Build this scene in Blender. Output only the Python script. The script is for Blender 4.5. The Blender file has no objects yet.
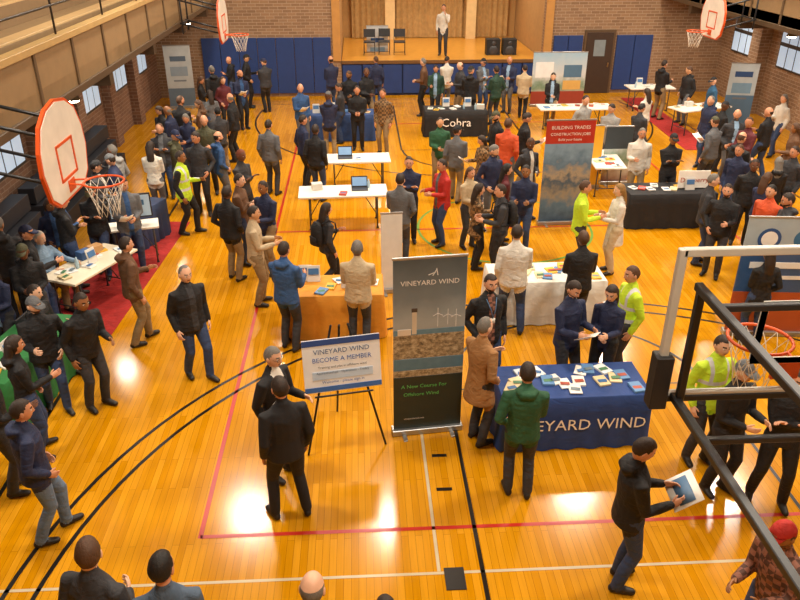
import bpy, math, random
import numpy as np
from mathutils import Vector, Matrix
random.seed(11)
S=bpy.context.scene
COL=S.collection
# World: X across the gym, Y along it, Z up, metres. The viewpoint is the end balcony at (0,0,5.9).
cd=bpy.data.cameras.new('camera'); cam=bpy.data.objects.new('camera',cd); COL.objects.link(cam)
cd.sensor_width=36; cd.lens=33.75; cd.clip_end=200; cd.clip_start=.05
cam.location=(0,0,5.9); cam.rotation_euler=(math.radians(62.53),0,math.radians(-3.04)); S.camera=cam
# ---- floor survey: the court markings, rim heights and body heights in the photograph fix one plane-to-plane map from
#      measured photo points to metric positions on the gym floor (or on the level h); everything stands on that plan.
def P(u,v,h=0.0):
    a=.0530*665.4+(u-400)*.99859-(v-300)*.0245; b=.99859*665.4-(u-400)*.0530-(v-300)*.4606; c=-346.0-(v-300)*.8872
    t=(h-5.9)/c; return a*t,b*t
# ------------------------------------------------------------------ materials
def lin(h):
    h=h.lstrip('#'); c=[int(h[i:i+2],16)/255 for i in (0,2,4)]
    return tuple((x/12.92 if x<=.04045 else ((x+.055)/1.055)**2.4) for x in c)
MATS={}
def new(name):
    m=bpy.data.materials.new(name); m.use_nodes=True
    return m,m.node_tree.nodes,m.node_tree.links,m.node_tree.nodes['Principled BSDF']
def M(hexc,rough=.6,metal=0,kind='plain',emit=0):
    key=(hexc,rough,metal,kind,emit)
    if key in MATS: return MATS[key]
    m,N,L,b=new(f'{kind}_{hexc.strip("#")}')
    c=lin(hexc); b.inputs['Base Color'].default_value=(*c,1); b.inputs['Roughness'].default_value=rough
    b.inputs['Metallic'].default_value=metal
    if emit: b.inputs['Emission Color'].default_value=(*c,1); b.inputs['Emission Strength'].default_value=emit
    tc=N.new('ShaderNodeTexCoord'); nz=N.new('ShaderNodeTexNoise'); L.new(tc.outputs['Object'],nz.inputs['Vector'])
    nz.inputs['Scale'].default_value={'fabric':7,'suit':5,'plaid':10,'skin':20,'hair':60}.get(kind,5)
    mix=N.new('ShaderNodeMix'); mix.data_type='RGBA'
    k={'fabric':.62,'skin':.9,'hair':.55,'suit':.8}.get(kind,.9)
    mix.inputs[6].default_value=(c[0]*k,c[1]*k,c[2]*k,1); mix.inputs[7].default_value=(min(1,c[0]*1.2),min(1,c[1]*1.2),min(1,c[2]*1.2),1)
    L.new(nz.outputs['Fac'],mix.inputs[0]); out=mix.outputs[2]
    if kind=='plaid':
        ck=N.new('ShaderNodeTexChecker'); ck.inputs['Scale'].default_value=18; L.new(tc.outputs['Object'],ck.inputs['Vector'])
        ck.inputs['Color1'].default_value=(*c,1); ck.inputs['Color2'].default_value=(c[0]*.3,c[1]*.3,c[2]*.3,1)
        out=ck.outputs['Color']
    L.new(out,b.inputs['Base Color'])
    if kind in('fabric','plaid','hair','suit'):
        mp=N.new('ShaderNodeMapping'); mp.inputs['Scale'].default_value=(1,1,1.6) if kind!='hair' else (1,1,.3); L.new(tc.outputs['Object'],mp.inputs[0])
        n2=N.new('ShaderNodeTexNoise'); n2.inputs['Scale'].default_value={'hair':90,'suit':5}.get(kind,8); n2.inputs['Detail'].default_value=3; n2.inputs['Distortion'].default_value=.8
        L.new(mp.outputs[0],n2.inputs['Vector'])
        bp=N.new('ShaderNodeBump'); bp.inputs['Strength'].default_value=.7; bp.inputs['Distance'].default_value={'hair':.008,'suit':.02}.get(kind,.038)
        L.new(n2.outputs['Fac'],bp.inputs['Height']); L.new(bp.outputs['Normal'],b.inputs['Normal'])
    MATS[key]=m; return m
def picture(name,stops,h,ns=3.0,amt=.25,rough=.35):
    m,N,L,b=new(name); tc=N.new('ShaderNodeTexCoord'); sp=N.new('ShaderNodeSeparateXYZ'); L.new(tc.outputs['Object'],sp.inputs[0])
    nz=N.new('ShaderNodeTexNoise'); nz.inputs['Scale'].default_value=ns; nz.inputs['Detail'].default_value=6; L.new(tc.outputs['Object'],nz.inputs['Vector'])
    a=N.new('ShaderNodeMath'); a.operation='MULTIPLY'; a.inputs[1].default_value=1/h; L.new(sp.outputs['Z'],a.inputs[0])
    s2=N.new('ShaderNodeMath'); s2.operation='MULTIPLY_ADD'; s2.inputs[1].default_value=amt; L.new(nz.outputs['Fac'],s2.inputs[0])
    a2=N.new('ShaderNodeMath'); a2.operation='SUBTRACT'; a2.inputs[1].default_value=amt/2; L.new(a.outputs[0],a2.inputs[0]); L.new(a2.outputs[0],s2.inputs[2])
    r=N.new('ShaderNodeValToRGB'); e=r.color_ramp.elements
    e[0].position=stops[0][0]; e[0].color=(*lin(stops[0][1]),1); e[1].position=stops[-1][0]; e[1].color=(*lin(stops[-1][1]),1)
    for p,c in stops[1:-1]:
        x=e.new(p); x.color=(*lin(c),1)
    L.new(s2.outputs[0],r.inputs[0]); L.new(r.outputs['Color'],b.inputs['Base Color']); b.inputs['Roughness'].default_value=rough
    return m
def rocks(name,c0,c1,c2,sc=14):
    m,N,L,b=new(name); tc=N.new('ShaderNodeTexCoord'); mp=N.new('ShaderNodeMapping'); mp.inputs['Scale'].default_value=(1,0,1.5); L.new(tc.outputs['Object'],mp.inputs[0])
    vo=N.new('ShaderNodeTexNoise'); vo.inputs['Scale'].default_value=sc; vo.inputs['Detail'].default_value=8; vo.inputs['Roughness'].default_value=.75; L.new(mp.outputs[0],vo.inputs['Vector'])
    r=N.new('ShaderNodeValToRGB'); e=r.color_ramp.elements; e[0].color=(*lin(c0),1); e[0].position=.36; e[1].color=(*lin(c2),1); e[1].position=.62; x=e.new(.48); x.color=(*lin(c1),1)
    L.new(vo.outputs['Fac'],r.inputs[0]); L.new(r.outputs['Color'],b.inputs['Base Color']); b.inputs['Roughness'].default_value=.4
    return m
def floor_mat():
    m,N,L,b=new('maple_floor'); tc=N.new('ShaderNodeTexCoord'); sp=N.new('ShaderNodeSeparateXYZ'); L.new(tc.outputs['Object'],sp.inputs[0])
    cb=N.new('ShaderNodeCombineXYZ'); L.new(sp.outputs['Y'],cb.inputs['X']); L.new(sp.outputs['X'],cb.inputs['Y'])
    br=N.new('ShaderNodeTexBrick'); L.new(cb.outputs[0],br.inputs['Vector']); br.inputs['Scale'].default_value=1
    br.inputs['Brick Width'].default_value=1.4; br.inputs['Row Height'].default_value=.075; br.inputs['Mortar Size'].default_value=.0018
    br.inputs['Color1'].default_value=(*lin('#dc9f40'),1); br.inputs['Color2'].default_value=(*lin('#c98b31'),1); br.inputs['Mortar'].default_value=(*lin('#95601f'),1)
    br.offset=.37; br.inputs['Bias'].default_value=-.1
    nz=N.new('ShaderNodeTexNoise'); nz.inputs['Scale'].default_value=.5; L.new(tc.outputs['Object'],nz.inputs['Vector'])
    mp=N.new('ShaderNodeMapping'); mp.inputs['Scale'].default_value=(40,2,1); L.new(tc.outputs['Object'],mp.inputs[0])
    n2=N.new('ShaderNodeTexNoise'); n2.inputs['Scale'].default_value=1; n2.inputs['Detail'].default_value=4; L.new(mp.outputs[0],n2.inputs['Vector'])
    x1=N.new('ShaderNodeMix'); x1.data_type='RGBA'; x1.blend_type='MULTIPLY'; x1.inputs[0].default_value=.3
    L.new(br.outputs['Color'],x1.inputs[6]); L.new(n2.outputs['Fac'],x1.inputs[7])
    hs=N.new('ShaderNodeHueSaturation'); hs.inputs['Saturation'].default_value=1.06
    mr=N.new('ShaderNodeMapRange'); mr.inputs['To Min'].default_value=.9; mr.inputs['To Max'].default_value=1.2
    L.new(nz.outputs['Fac'],mr.inputs[0]); L.new(mr.outputs[0],hs.inputs['Value']); L.new(x1.outputs[2],hs.inputs['Color'])
    L.new(hs.outputs[0],b.inputs['Base Color']); b.inputs['Roughness'].default_value=.16
    b.inputs['Specular IOR Level'].default_value=.45
    return m
def brick_mat(name,c1,c2,mo):
    m,N,L,b=new(name); tc=N.new('ShaderNodeTexCoord'); sp=N.new('ShaderNodeSeparateXYZ'); L.new(tc.outputs['Object'],sp.inputs[0])
    ad=N.new('ShaderNodeMath'); L.new(sp.outputs['X'],ad.inputs[0]); L.new(sp.outputs['Y'],ad.inputs[1])
    cb=N.new('ShaderNodeCombineXYZ'); L.new(ad.outputs[0],cb.inputs['X']); L.new(sp.outputs['Z'],cb.inputs['Y'])
    br=N.new('ShaderNodeTexBrick'); L.new(cb.outputs[0],br.inputs['Vector']); br.inputs['Scale'].default_value=1
    br.inputs['Brick Width'].default_value=.3; br.inputs['Row Height'].default_value=.1; br.inputs['Mortar Size'].default_value=.009
    br.inputs['Color1'].default_value=(*lin(c1),1); br.inputs['Color2'].default_value=(*lin(c2),1); br.inputs['Mortar'].default_value=(*lin(mo),1)
    L.new(br.outputs['Color'],b.inputs['Base Color']); b.inputs['Roughness'].default_value=.85
    bp=N.new('ShaderNodeBump'); bp.inputs['Strength'].default_value=.4; bp.inputs['Distance'].default_value=.01
    L.new(br.outputs['Fac'],bp.inputs['Height']); L.new(bp.outputs[0],b.inputs['Normal'])
    return m
def glass_mat():
    m,N,L,b=new('clear_backboard_glass'); b.inputs['Base Color'].default_value=(.93,.95,.95,1); b.inputs['Roughness'].default_value=.03
    b.inputs['Transmission Weight'].default_value=1; b.inputs['IOR'].default_value=1.03
    return m
# ------------------------------------------------------------------ mesh helpers
def tube_geo(pts,rads,side=(1,0,0),n=10,cap=.8):
    pts=[np.array(p,float) for p in pts]; side=np.array(side,float)
    k=len(pts); tg=[]
    for i in range(k):
        a=pts[max(i-1,0)]; b=pts[min(i+1,k-1)]; t=b-a; tg.append(t/(np.linalg.norm(t)+1e-9))
    rings=[]
    def ring(c,t,a,b):
        e1=side-t*np.dot(side,t)
        if np.linalg.norm(e1)<1e-3: e1=np.array([0,1,0])-t*t[1]
        e1/=np.linalg.norm(e1); e2=np.cross(t,e1)
        return [c+e1*a*math.cos(q)+e2*b*math.sin(q) for q in [2*math.pi*j/n for j in range(n)]]
    r0=min(rads[0]) ; r1=min(rads[-1])
    if cap>0:
        for ph in (65,35):
            s,c=math.sin(math.radians(ph)),math.cos(math.radians(ph))
            rings.append(ring(pts[0]-tg[0]*cap*r0*s,tg[0],rads[0][0]*c,rads[0][1]*c))
    for i in range(k): rings.append(ring(pts[i],tg[i],*rads[i]))
    if cap>0:
        for ph in (35,65):
            s,c=math.sin(math.radians(ph)),math.cos(math.radians(ph))
            rings.append(ring(pts[-1]+tg[-1]*cap*r1*s,tg[-1],rads[-1][0]*c,rads[-1][1]*c))
    V=[p for r in rings for p in r]; F=[]
    m=len(rings)
    for i in range(m-1):
        for j in range(n):
            F.append((i*n+j,i*n+(j+1)%n,(i+1)*n+(j+1)%n,(i+1)*n+j))
    V.append(pts[0]-tg[0]*cap*r0); a=len(V)-1; V.append(pts[-1]+tg[-1]*cap*r1); b=a+1
    for j in range(n):
        F.append((a,(j+1)%n,j)); F.append((b,(m-1)*n+j,(m-1)*n+(j+1)%n))
    return V,F
def ell_geo(c,r,nu=10,nv=7):
    V=[];F=[]
    V.append((c[0],c[1],c[2]+r[2]))
    for i in range(1,nv):
        a=math.pi*i/nv
        for j in range(nu):
            q=2*math.pi*j/nu; V.append((c[0]+r[0]*math.sin(a)*math.cos(q),c[1]+r[1]*math.sin(a)*math.sin(q),c[2]+r[2]*math.cos(a)))
    V.append((c[0],c[1],c[2]-r[2])); e=len(V)-1
    for j in range(nu): F.append((0,1+j,1+(j+1)%nu)); F.append((e,1+(nv-2)*nu+(j+1)%nu,1+(nv-2)*nu+j))
    for i in range(nv-2):
        for j in range(nu): a=1+i*nu+j; b=1+i*nu+(j+1)%nu; F.append((a,a+nu,b+nu,b))
    return V,F
def text_geo(s,size,align='CENTER'):
    c=bpy.data.curves.new('t','FONT'); c.body=s; c.size=size; c.align_x=align; c.resolution_u=2
    o=bpy.data.objects.new('t',c); COL.objects.link(o); dg=bpy.context.evaluated_depsgraph_get()
    me=bpy.data.meshes.new_from_object(o.evaluated_get(dg))
    V=[(v.co.x,0,v.co.y) for v in me.vertices]; Fc=[tuple(p.vertices) for p in me.polygons]
    bpy.data.objects.remove(o); bpy.data.curves.remove(c); bpy.data.meshes.remove(me)
    return V,Fc
class MB:
    def __init__(s): s.v=[];s.f=[];s.m=[];s.sm=[];s.mats=[]
    def mi(s,m):
        if m not in s.mats: s.mats.append(m)
        return s.mats.index(m)
    def add(s,V,Fc,m,smooth=False):
        o=len(s.v); k=s.mi(m)
        for p in V: s.v.append(tuple(p))
        for f in Fc: s.f.append(tuple(i+o for i in f)); s.m.append(k); s.sm.append(smooth)
        return s
    def box(s,c,d,m,rz=0,rx=0,ry=0):
        x,y,z=d[0]/2,d[1]/2,d[2]/2
        b=min(.006,min(x,y,z)*.3)
        V=[];ix={}
        R=Matrix.Translation(c)@Matrix.Rotation(rz,4,'Z')@Matrix.Rotation(ry,4,'Y')@Matrix.Rotation(rx,4,'X')
        for sx in(-1,1):
            for sy in(-1,1):
                for sz in(-1,1):
                    for ax in range(3):
                        p=[sx*(x-b),sy*(y-b),sz*(z-b)]; p[ax]=(sx*x,sy*y,sz*z)[ax]
                        ix[(sx,sy,sz,ax)]=len(V); V.append(tuple(R@Vector(p)))
        Fc=[]
        for ax in range(3):
            for sg in(-1,1):
                a1,a2=[a for a in range(3) if a!=ax]
                q=[]
                for (p1,p2) in((-1,-1),(1,-1),(1,1),(-1,1)):
                    k=[0,0,0]; k[ax]=sg;k[a1]=p1;k[a2]=p2; q.append(ix[(*k,ax)])
                flip=(sg<0)^(ax==1)
                Fc.append(tuple(q[::-1] if flip else q))
        for ax in range(3):
            a1,a2=[a for a in range(3) if a!=ax]
            for p1 in(-1,1):
                for p2 in(-1,1):
                    def kk(e,f):
                        k=[0,0,0];k[ax]=e;k[a1]=p1;k[a2]=p2;return ix[(*k,f)]
                    Fc.append((kk(-1,a1),kk(1,a1),kk(1,a2),kk(-1,a2)))
        for sx in(-1,1):
            for sy in(-1,1):
                for sz in(-1,1): Fc.append(tuple(ix[(sx,sy,sz,a)] for a in range(3)))
        return s.add(V,Fc,m)
    def tube(s,pts,r,m,n=8,side=(1,0,0.01),cap=.3):
        rr=[(r,r)]*len(pts) if not isinstance(r,list) else [(q,q) if not isinstance(q,tuple) else q for q in r]
        V,Fc=tube_geo(pts,rr,side,n,cap); return s.add(V,Fc,m,True)
    def text(s,t,size,loc,m,rz=0,align='CENTER'):
        V,Fc=text_geo(t,size,align); R=Matrix.Translation(loc)@Matrix.Rotation(rz,4,'Z')
        return s.add([tuple(R@Vector(p)) for p in V],Fc,m)
    def build(s,name,loc=(0,0,0),rz=0):
        me=bpy.data.meshes.new(name); me.from_pydata(s.v,[],s.f)
        for m in s.mats: me.materials.append(m)
        me.polygons.foreach_set('material_index',s.m); me.polygons.foreach_set('use_smooth',s.sm); me.update()
        o=bpy.data.objects.new(name,me); COL.objects.link(o); o.location=loc; o.rotation_euler[2]=rz; return o
# ------------------------------------------------------------------ room shell
CX=2.95; XL,XR=-7.0,12.9; EL,ER=-4.6,10.5; YB=27.3; YS=-1.5; UL,UR=-10.5,16.4; ZC=9.5
brick=brick_mat('tan_brick','#9a7a5c','#84664c','#a8917a')
brick2=brick_mat('red_brown_brick','#7d5a44','#6a4b3a','#8c7562')
plaster=M('#b59a74',.8); ceil=M('#d8cbb0',.9); tanp=M('#8f7350',.6); dark=M('#241f1c',.6); trimb=M('#5b4630',.5)
def span(name,x0,x1,y0,y1,z0,z1,m):
    c=((x0+x1)/2,(y0+y1)/2,(z0+z1)/2); return MB().box((0,0,0),(x1-x0,y1-y0,z1-z0),m).build(name,c)
span('floor',UL,UR,YS-.2,YB+.2,-.2,0,floor_mat())
span('ceiling',UL,UR,YS-.2,YB+.2,ZC,ZC+.2,ceil)
span('wall_left',XL-.25,XL,YS,YB,0,3.2,brick2)
span('wall_right',XR,XR+.25,YS,YB,0,3.2,brick)
span('wall_upper_left',UL-.25,UL,YS,YB,3.2,ZC,plaster)
span('wall_upper_right',UR,UR+.25,YS,YB,3.2,ZC,plaster)
span('wall_near',UL,UR,YS-.25,YS,0,ZC,plaster)
PX0,PX1,PZ=-.6,6.5,5.6; SH=1.2
def bb(w,x0,x1,y0,y1,z0,z1,m): w.box(((x0+x1)/2,(y0+y1)/2,(z0+z1)/2),(x1-x0,y1-y0,z1-z0),m)
for nm,a in (('wall_back_left',(UL,PX0-.01,YB,YB+.3,0,ZC)),('wall_back_right',(PX1+.01,UR,YB,YB+.3,0,ZC)),('wall_back_top',(PX0-.01,PX1+.01,YB,YB+.3,PZ,ZC))):
    w=MB(); bb(w,*a,brick); w.build(nm)
w=MB(); gold=M('#b98646',.6)
for x in (PX0-.15,PX1+.15): bb(w,x-.14,x+.14,YB-.06,YB-.002,SH,PZ,gold)
bb(w,PX0-.29,PX1+.29,YB-.06,YB-.002,PZ,PZ+.28,gold); w.build('trim_1')
blue=M('#1f3a72',.5); blued=M('#1b2a50',.6)
st=MB(); wood2=M('#d09438',.3)
bb(st,PX0,PX1,YB-.01,YB+5.45,SH-.08,SH,wood2); bb(st,PX0,PX1,YB,YB+5.45,0,SH-.08,blued)
bb(st,PX0,PX1,YB-.09,YB-.02,SH-.1,SH+.01,M('#6b4a26',.5))
for i in range(10):
    x=PX0+.36+i*.71; bb(st,x-.33,x+.33,YB-.08,YB-.01,.08,SH-.13,blue)
st.build('stage')
span('wall_stage_back',PX0-.3,PX1+.3,YB+5.5,YB+5.7,0,PZ+.6,M('#b98d54',.7))
span('wall_stage_left',PX0-.3,PX0-.02,YB+.32,YB+5.5,0,PZ+.6,M('#b08a58',.7))
span('wall_stage_right',PX1+.02,PX1+.3,YB+.32,YB+5.5,0,PZ+.6,M('#b08a58',.7))
span('ceiling_stage',PX0-.3,PX1+.3,YB+.32,YB+5.7,PZ+.6,PZ+.7,plaster)
cu=MB(); V=[];Fc=[];n=160
for i in range(n+1):
    x=PX0+.35+(PX1-PX0-.7)*i/n; y=YB+5.2+.05*math.sin(i*1.05)+.02*math.sin(i*2.7)
    V+= [(x,y,SH+.02),(x,y,PZ+.4)]
for i in range(n): Fc.append((2*i,2*i+2,2*i+3,2*i+1))
cu.add(V,Fc,M('#b8935c',.8,kind='fabric'),True); cu.build('stage_curtain')
w=MB()
for x in (PX0+1.9,PX1-1.9): bb(w,x-.2,x+.2,YB+4.8,YB+5.05,SH,PZ+.5,M('#d8bc88',.6))
w.build('stage_column')
def pads(name,x0,x1,y,z1=2.0):
    w=MB(); n=max(1,int(round((x1-x0)/.62)))
    for i in range(n):
        a=x0+(x1-x0)*i/n; b=x0+(x1-x0)*(i+1)/n; bb(w,a+.01,b-.01,y-.08,y-.002,.12,z1,blue)
    w.build(name)
pads('wall_padding',-5.4,PX0-.35,YB); pads('wall_padding',PX1+.35,7.9,YB); pads('wall_padding',9.1,10.4,YB)
def door(name,x,y,w_=.95,h=2.1):
    d=MB(); bb(d,x-w_/2-.08,x+w_/2+.08,y-.07,y-.003,0,h+.08,trimb); bb(d,x-w_/2,x+w_/2,y-.1,y-.06,.01,h,M('#3a2a20',.5))
    d.box((x+.36,y-.12,1.0),(.03,.05,.16),M('#c0b080',.3,1)); bb(d,x-.2,x+.2,y-.115,y-.1,1.3,1.85,M('#7f8a90',.2)); d.build(name)
door('door_1',8.5,YB)
wg=M('#a9bccf',.2,emit=.7); wf=M('#3a332c',.5)
k=1
for (x,sg,ys) in ((XL,1,(7,9.6,12.2,14.8,17.4,20,22.6,25)),(XR,-1,(12,15.5,19,22.5,25.6))):
    for y in ys:
        w=MB(); zc,zh=(2.05,1.6) if sg>0 else (2.3,1.4)
        w.box((x+sg*.03,y,zc),(.05,1.5,zh),wf)
        for dy in(-.48,0,.48):
            for dz in(-.25,.25): w.box((x+sg*.058,y+dy,zc+dz*zh),(.012,.42,zh*.42),wg)
        w.build(f'window_{k}'); k+=1
w=MB()
for y in (10.3,13.8,17.3,20.8,24.2): bb(w,XR-.35,XR-.002,y-.3,y+.3,0,3.2,brick)
w.build('trim_2')
w=MB()
for y in (8.3,10.9,13.5,16.1,18.7,21.3,23.8): bb(w,XL+.002,XL+.25,y-.25,y+.25,0,3.2,brick2)
w.build('trim_5')
w=MB()  # folded bleacher bank along the left wall
for y0 in (4.0,9.2,14.4):
    for i in range(3): bb(w,XL+.26,XL+.9-.16*i,y0,y0+4.9,.02+.36*i,.34+.36*i,M(('#1d1f26','#23252d')[i%2],.6))
w.build('folded_bleachers')
def balcony(name,edge,outer,sg):
    w=MB(); 
    x0,x1=sorted((edge,outer-sg*.01)); y0,y1=YS+.01,YB-.01
    bb(w,x0,x1,y0,y1,3.3,3.6,tanp)
    f0,f1=sorted((edge,edge+sg*.1))
    bb(w,f0,f1,y0,y1,3.3,4.1,M('#8a7150',.55))
    g0,g1=sorted((edge-sg*.05,edge+sg*.14)); bb(w,g0,g1,y0,y1,4.1,4.2,M('#b0925f',.5)); bb(w,g0,g1,y0,y1,3.24,3.36,M('#4e3d2a',.5))
    y=0
    while y<27:
        h0,h1=sorted((edge-sg*.025,edge)); bb(w,h0,h1,y,y+.08,3.36,4.1,M('#5b4832',.5)); y+=1.6
    for i in range(6):
        a,b=sorted((edge+sg*(1.0+.8*i),outer-sg*.01)); 
        bb(w,a,b,y0,y1,3.6+.38*i,3.6+.38*(i+1),M('#7b6448' if i%2 else '#877050',.6))
        c0,c1=sorted((edge+sg*(1.0+.8*i),edge+sg*(1.3+.8*i))); bb(w,c0,c1,y0,y1,3.6+.38*(i+1),3.64+.38*(i+1),M('#c0a274',.45))
    w.build(name)
    r=MB(); met=M('#3b3734',.4,.6); y=.4; xx=edge+sg*.05
    while y<27:
        r.tube([(xx,y,4.21),(xx,y,5.05)],.018,met); y+=2.4
    for z in(4.62,5.05): r.tube([(xx,-1,z),(xx,27.2,z)],.018,met)
    r.build('balcony_railing')
balcony('balcony',EL,UL,-1); balcony('balcony',ER,UR,1)
for nm,a,b in(('trim_3',XL,EL),('trim_4',ER,XR)):
    w=MB()
    for y in np.arange(1,27,3.4): bb(w,a+.01,b-.01,y-.12,y+.12,3.0,3.23,M('#4e3d2a',.6))
    w.build(nm)
# ------------------------------------------------------------------ court markings
cm=MB(); zl=.003
def strip(pts,wd,m):
    V=[];Fc=[]
    for i,p in enumerate(pts):
        a=np.array(pts[max(i-1,0)]);b=np.array(pts[min(i+1,len(pts)-1)]);t=(b-a)/np.linalg.norm(b-a);nn=np.array([-t[1],t[0]])*wd/2
        V+=[(p[0]+nn[0],p[1]+nn[1],zl),(p[0]-nn[0],p[1]-nn[1],zl)]
    for i in range(len(pts)-1): Fc.append((2*i,2*i+1,2*i+3,2*i+2))
    cm.add(V,Fc,m)
red=M('#b5281c',.3); blk=M('#15120f',.3); wht=M('#c4b596',.3)
def arc(c,r,a0,a1,wd,m,n=64): strip([(c[0]+r*math.cos(math.radians(a0+(a1-a0)*i/n)),c[1]+r*math.sin(math.radians(a0+(a1-a0)*i/n))) for i in range(n+1)],wd,m)
strip([(-1.80,5.98),(-1.80,23.2)],.05,red); strip([(-1.80,6.0),(7.6,6.0)],.05,red); strip([(7.6,6.0),(7.6,23.2)],.05,red); strip([(-1.8,23.2),(7.6,23.2)],.05,red); strip([(-1.8,14.5),(7.6,14.5)],.05,red)
for r in (6.25,6.55): arc((CX,4.65),r,-15,195,.05,blk)
arc((CX,24.2),6.25,165,375,.05,blk)
strip([(1.12,3.2),(1.12,8.6),(4.78,8.6),(4.78,3.2)],.05,blk); arc((CX,8.6),1.8,0,180,.05,blk)
strip([(1.12,25.6),(1.12,20.3),(4.78,20.3),(4.78,25.6)],.05,blk); arc((CX,20.3),1.8,180,360,.05,blk)
arc((CX,14.5),1.8,0,360,.05,M('#5a8f35',.3)); 
strip([(-4.2,3.0),(-4.2,26),(10.1,26),(10.1,3.0)],.05,blk)
strip([(-4.2,5.38),(10.1,5.38)],.035,wht); strip([(.68,5.4),(.68,7.9)],.035,wht)
cm.box((.83,5.3,.006),(.2,.28,.008),M('#1c1916',.5)); 
for y in(6.6,7.2): cm.box((.86,y,.005),(.18,.05,.004),blk)
cm.build('court_markings')
# ------------------------------------------------------------------ lights
def lamp(x,y,z,power,size=.9,disc=.28,col=(1,.89,.74),es=45,ztop=None):
    w=MB(); w.tube([(0,0,.0),(0,0,.16),(0,0,.22)],[disc*1.15,disc*.7,.05],M('#4a4a48',.4,.5),16,cap=.05)
    V,Fc=ell_geo((0,0,-.0),(disc,disc,.05),16,6); 
    w.add(V,Fc,M('#ffeccb',.4,emit=es),True); 
    w.tube([(0,0,.22),(0,0,(ztop or ZC)-z-.01)],.015,dark)
    o=w.build('ceiling_lamp',(x,y,z))
    ld=bpy.data.lights.new('lamp_light','AREA'); ld.shape='DISK'; ld.size=size; ld.energy=power; ld.color=col
    l=bpy.data.objects.new('lamp_light',ld); COL.objects.link(l); l.parent=o; l.location=(0,0,-.1)
for (x,y) in ((-3.2,7),(.7,15),(5.6,8),(9.5,9),(-3.2,15.5),(5.8,16),(9.8,15.5),(-3.0,22.5),(2.2,22.5),(8.8,23),(2.0,2.0)):
    lamp(x,y,8.7,355 if y<10 else 330)
lamp(10.2,19.5,6.4,120,.6,.2)
for y in (6.5,13.8,19,24): lamp(-5.1,y,2.9,30,.35,.11,es=40,ztop=3.3)
for y in (9,15,20.5,25): lamp(11.6,y,2.9,35,.4,.12,es=25,ztop=3.3)
for x in (1,5): lamp(x,YB+2.6,PZ,95,.8,.15,ztop=PZ+.6)
W=bpy.data.worlds.new('world'); S.world=W; W.use_nodes=True; W.node_tree.nodes['Background'].inputs[0].default_value=(.6,.7,.9,1); W.node_tree.nodes['Background'].inputs[1].default_value=.3
S.view_settings.view_transform='Standard'
# ------------------------------------------------------------------ hoops
orange=M('#d2521c',.4); wpaint=M('#e4e0d6',.35); steel=M('#26272a',.4,.3); netm=M('#e9e4d8',.8)
def rim(w,c,d):
    n=28; pts=[(c[0]+.229*math.cos(2*math.pi*i/n),c[1]+.229*math.sin(2*math.pi*i/n),c[2]) for i in range(n+1)]
    w.tube(pts,.013,orange,8,(0,0,1),0)
    b=(c[0]-d[0]*.38,c[1]-d[1]*.38); px,py=-d[1],d[0]
    for s_ in(-1,1): w.tube([(b[0]+px*.08*s_,b[1]+py*.08*s_,c[2]),(c[0]-d[0]*.2+px*.11*s_,c[1]-d[1]*.2+py*.11*s_,c[2])],.012,orange)
    w.box((b[0],b[1],c[2]-.03),(.03 if abs(d[0])>.5 else .2,.2 if abs(d[0])>.5 else .03,.14),orange)
    K=12; lv=[(0,.225),(.1,.19),(.2,.16),(.3,.135),(.4,.12)]
    for k in range(K):
        for s_ in (-1,1):
            w.tube([(c[0]+r*math.cos(2*math.pi*(k+s_*.5*j)/K),c[1]+r*math.sin(2*math.pi*(k+s_*.5*j)/K),c[2]-z-.01) for j,(z,r) in enumerate(lv)],.003,netm,4)
def fan_hoop(x,y,sg):
    w=MB(); pr=[(-.42,-.55),(.42,-.55),(.62,-.42),(.72,-.1),(.69,.15),(.55,.4),(.3,.54),(0,.59),(-.3,.54),(-.55,.4),(-.69,.15),(-.72,-.1),(-.62,-.42)]
    def slab(sc,th,m,x0):
        V=[(x0,a*sc,b*sc+.0) for a,b in pr]+[(x0+th,a*sc,b*sc) for a,b in pr]; n=len(pr)
        Fc=[tuple(range(n)),tuple(range(2*n-1,n-1,-1))]+[(i,(i+1)%n,(i+1)%n+n,i+n) for i in range(n)]
        w.add(V,Fc,m)
    slab(1.0,.04,orange,-.02); slab(.945,.05,wpaint,-.025)
    s0=sg*.028
    for (a,b,da,db) in ((0,.1,.5,.035),(0,-.3,.5,.035),(-.25,-.1,.035,.43),(.25,-.1,.035,.43)): w.box((s0,a,b),(.012,da,db),orange)
    rim(w,(sg*.4,0,-.38),(sg,0))
    bk=-sg
    for a in(-.35,.35):
        for b in(.25,-.3): w.tube([(bk*.03,a,b),(bk*1.0,a,b+.25)],.022,steel)
        w.tube([(bk*.95,a,.6),(bk*.95,a,-.3)],.022,steel)
    for b in(.5,-.05): w.tube([(bk*.95,-.35,b),(bk*.95,.35,b)],.022,steel)
    w.build('basketball_hoop',(x,y,3.43))
fan_hoop(-3.45,8.7,1); fan_hoop(-3.45,20.5,1); fan_hoop(9.35,20.5,-1)
w=MB(); fr=M('#b9b7ae',.4,.2)
X0,X1,Z0,Z1,YY=2.03,3.87,2.88,3.97,4.27
for x in (X0,X1): w.box((x,YY,(Z0+Z1)/2),(.055,.05,Z1-Z0+.05),fr)
for z in (Z0,Z1): w.box(((X0+X1)/2,YY,z),(X1-X0,.05,.055),fr)
w.box(((X0+X1)/2,YY,(Z0+Z1)/2),(X1-X0-.04,.012,Z1-Z0-.04),glass_mat())
for (a,b,da,db) in ((CX,3.57,.6,.05),(CX,3.13,.6,.05),(CX-.28,3.35,.05,.45),(CX+.28,3.35,.05,.45)): w.box((a,YY+.012,b),(da,.012,db),wpaint)
padm=M('#17171a',.6)
for x,s_ in((X0,1),(X1,-1)): w.box((x,YY,Z0+.12),(.12,.12,.42),padm)
w.box(((X0+X1)/2,YY,Z0-.02),(X1-X0+.09,.07,.05),padm)
rim(w,(CX,YY+.43,3.05),(0,1))
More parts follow.
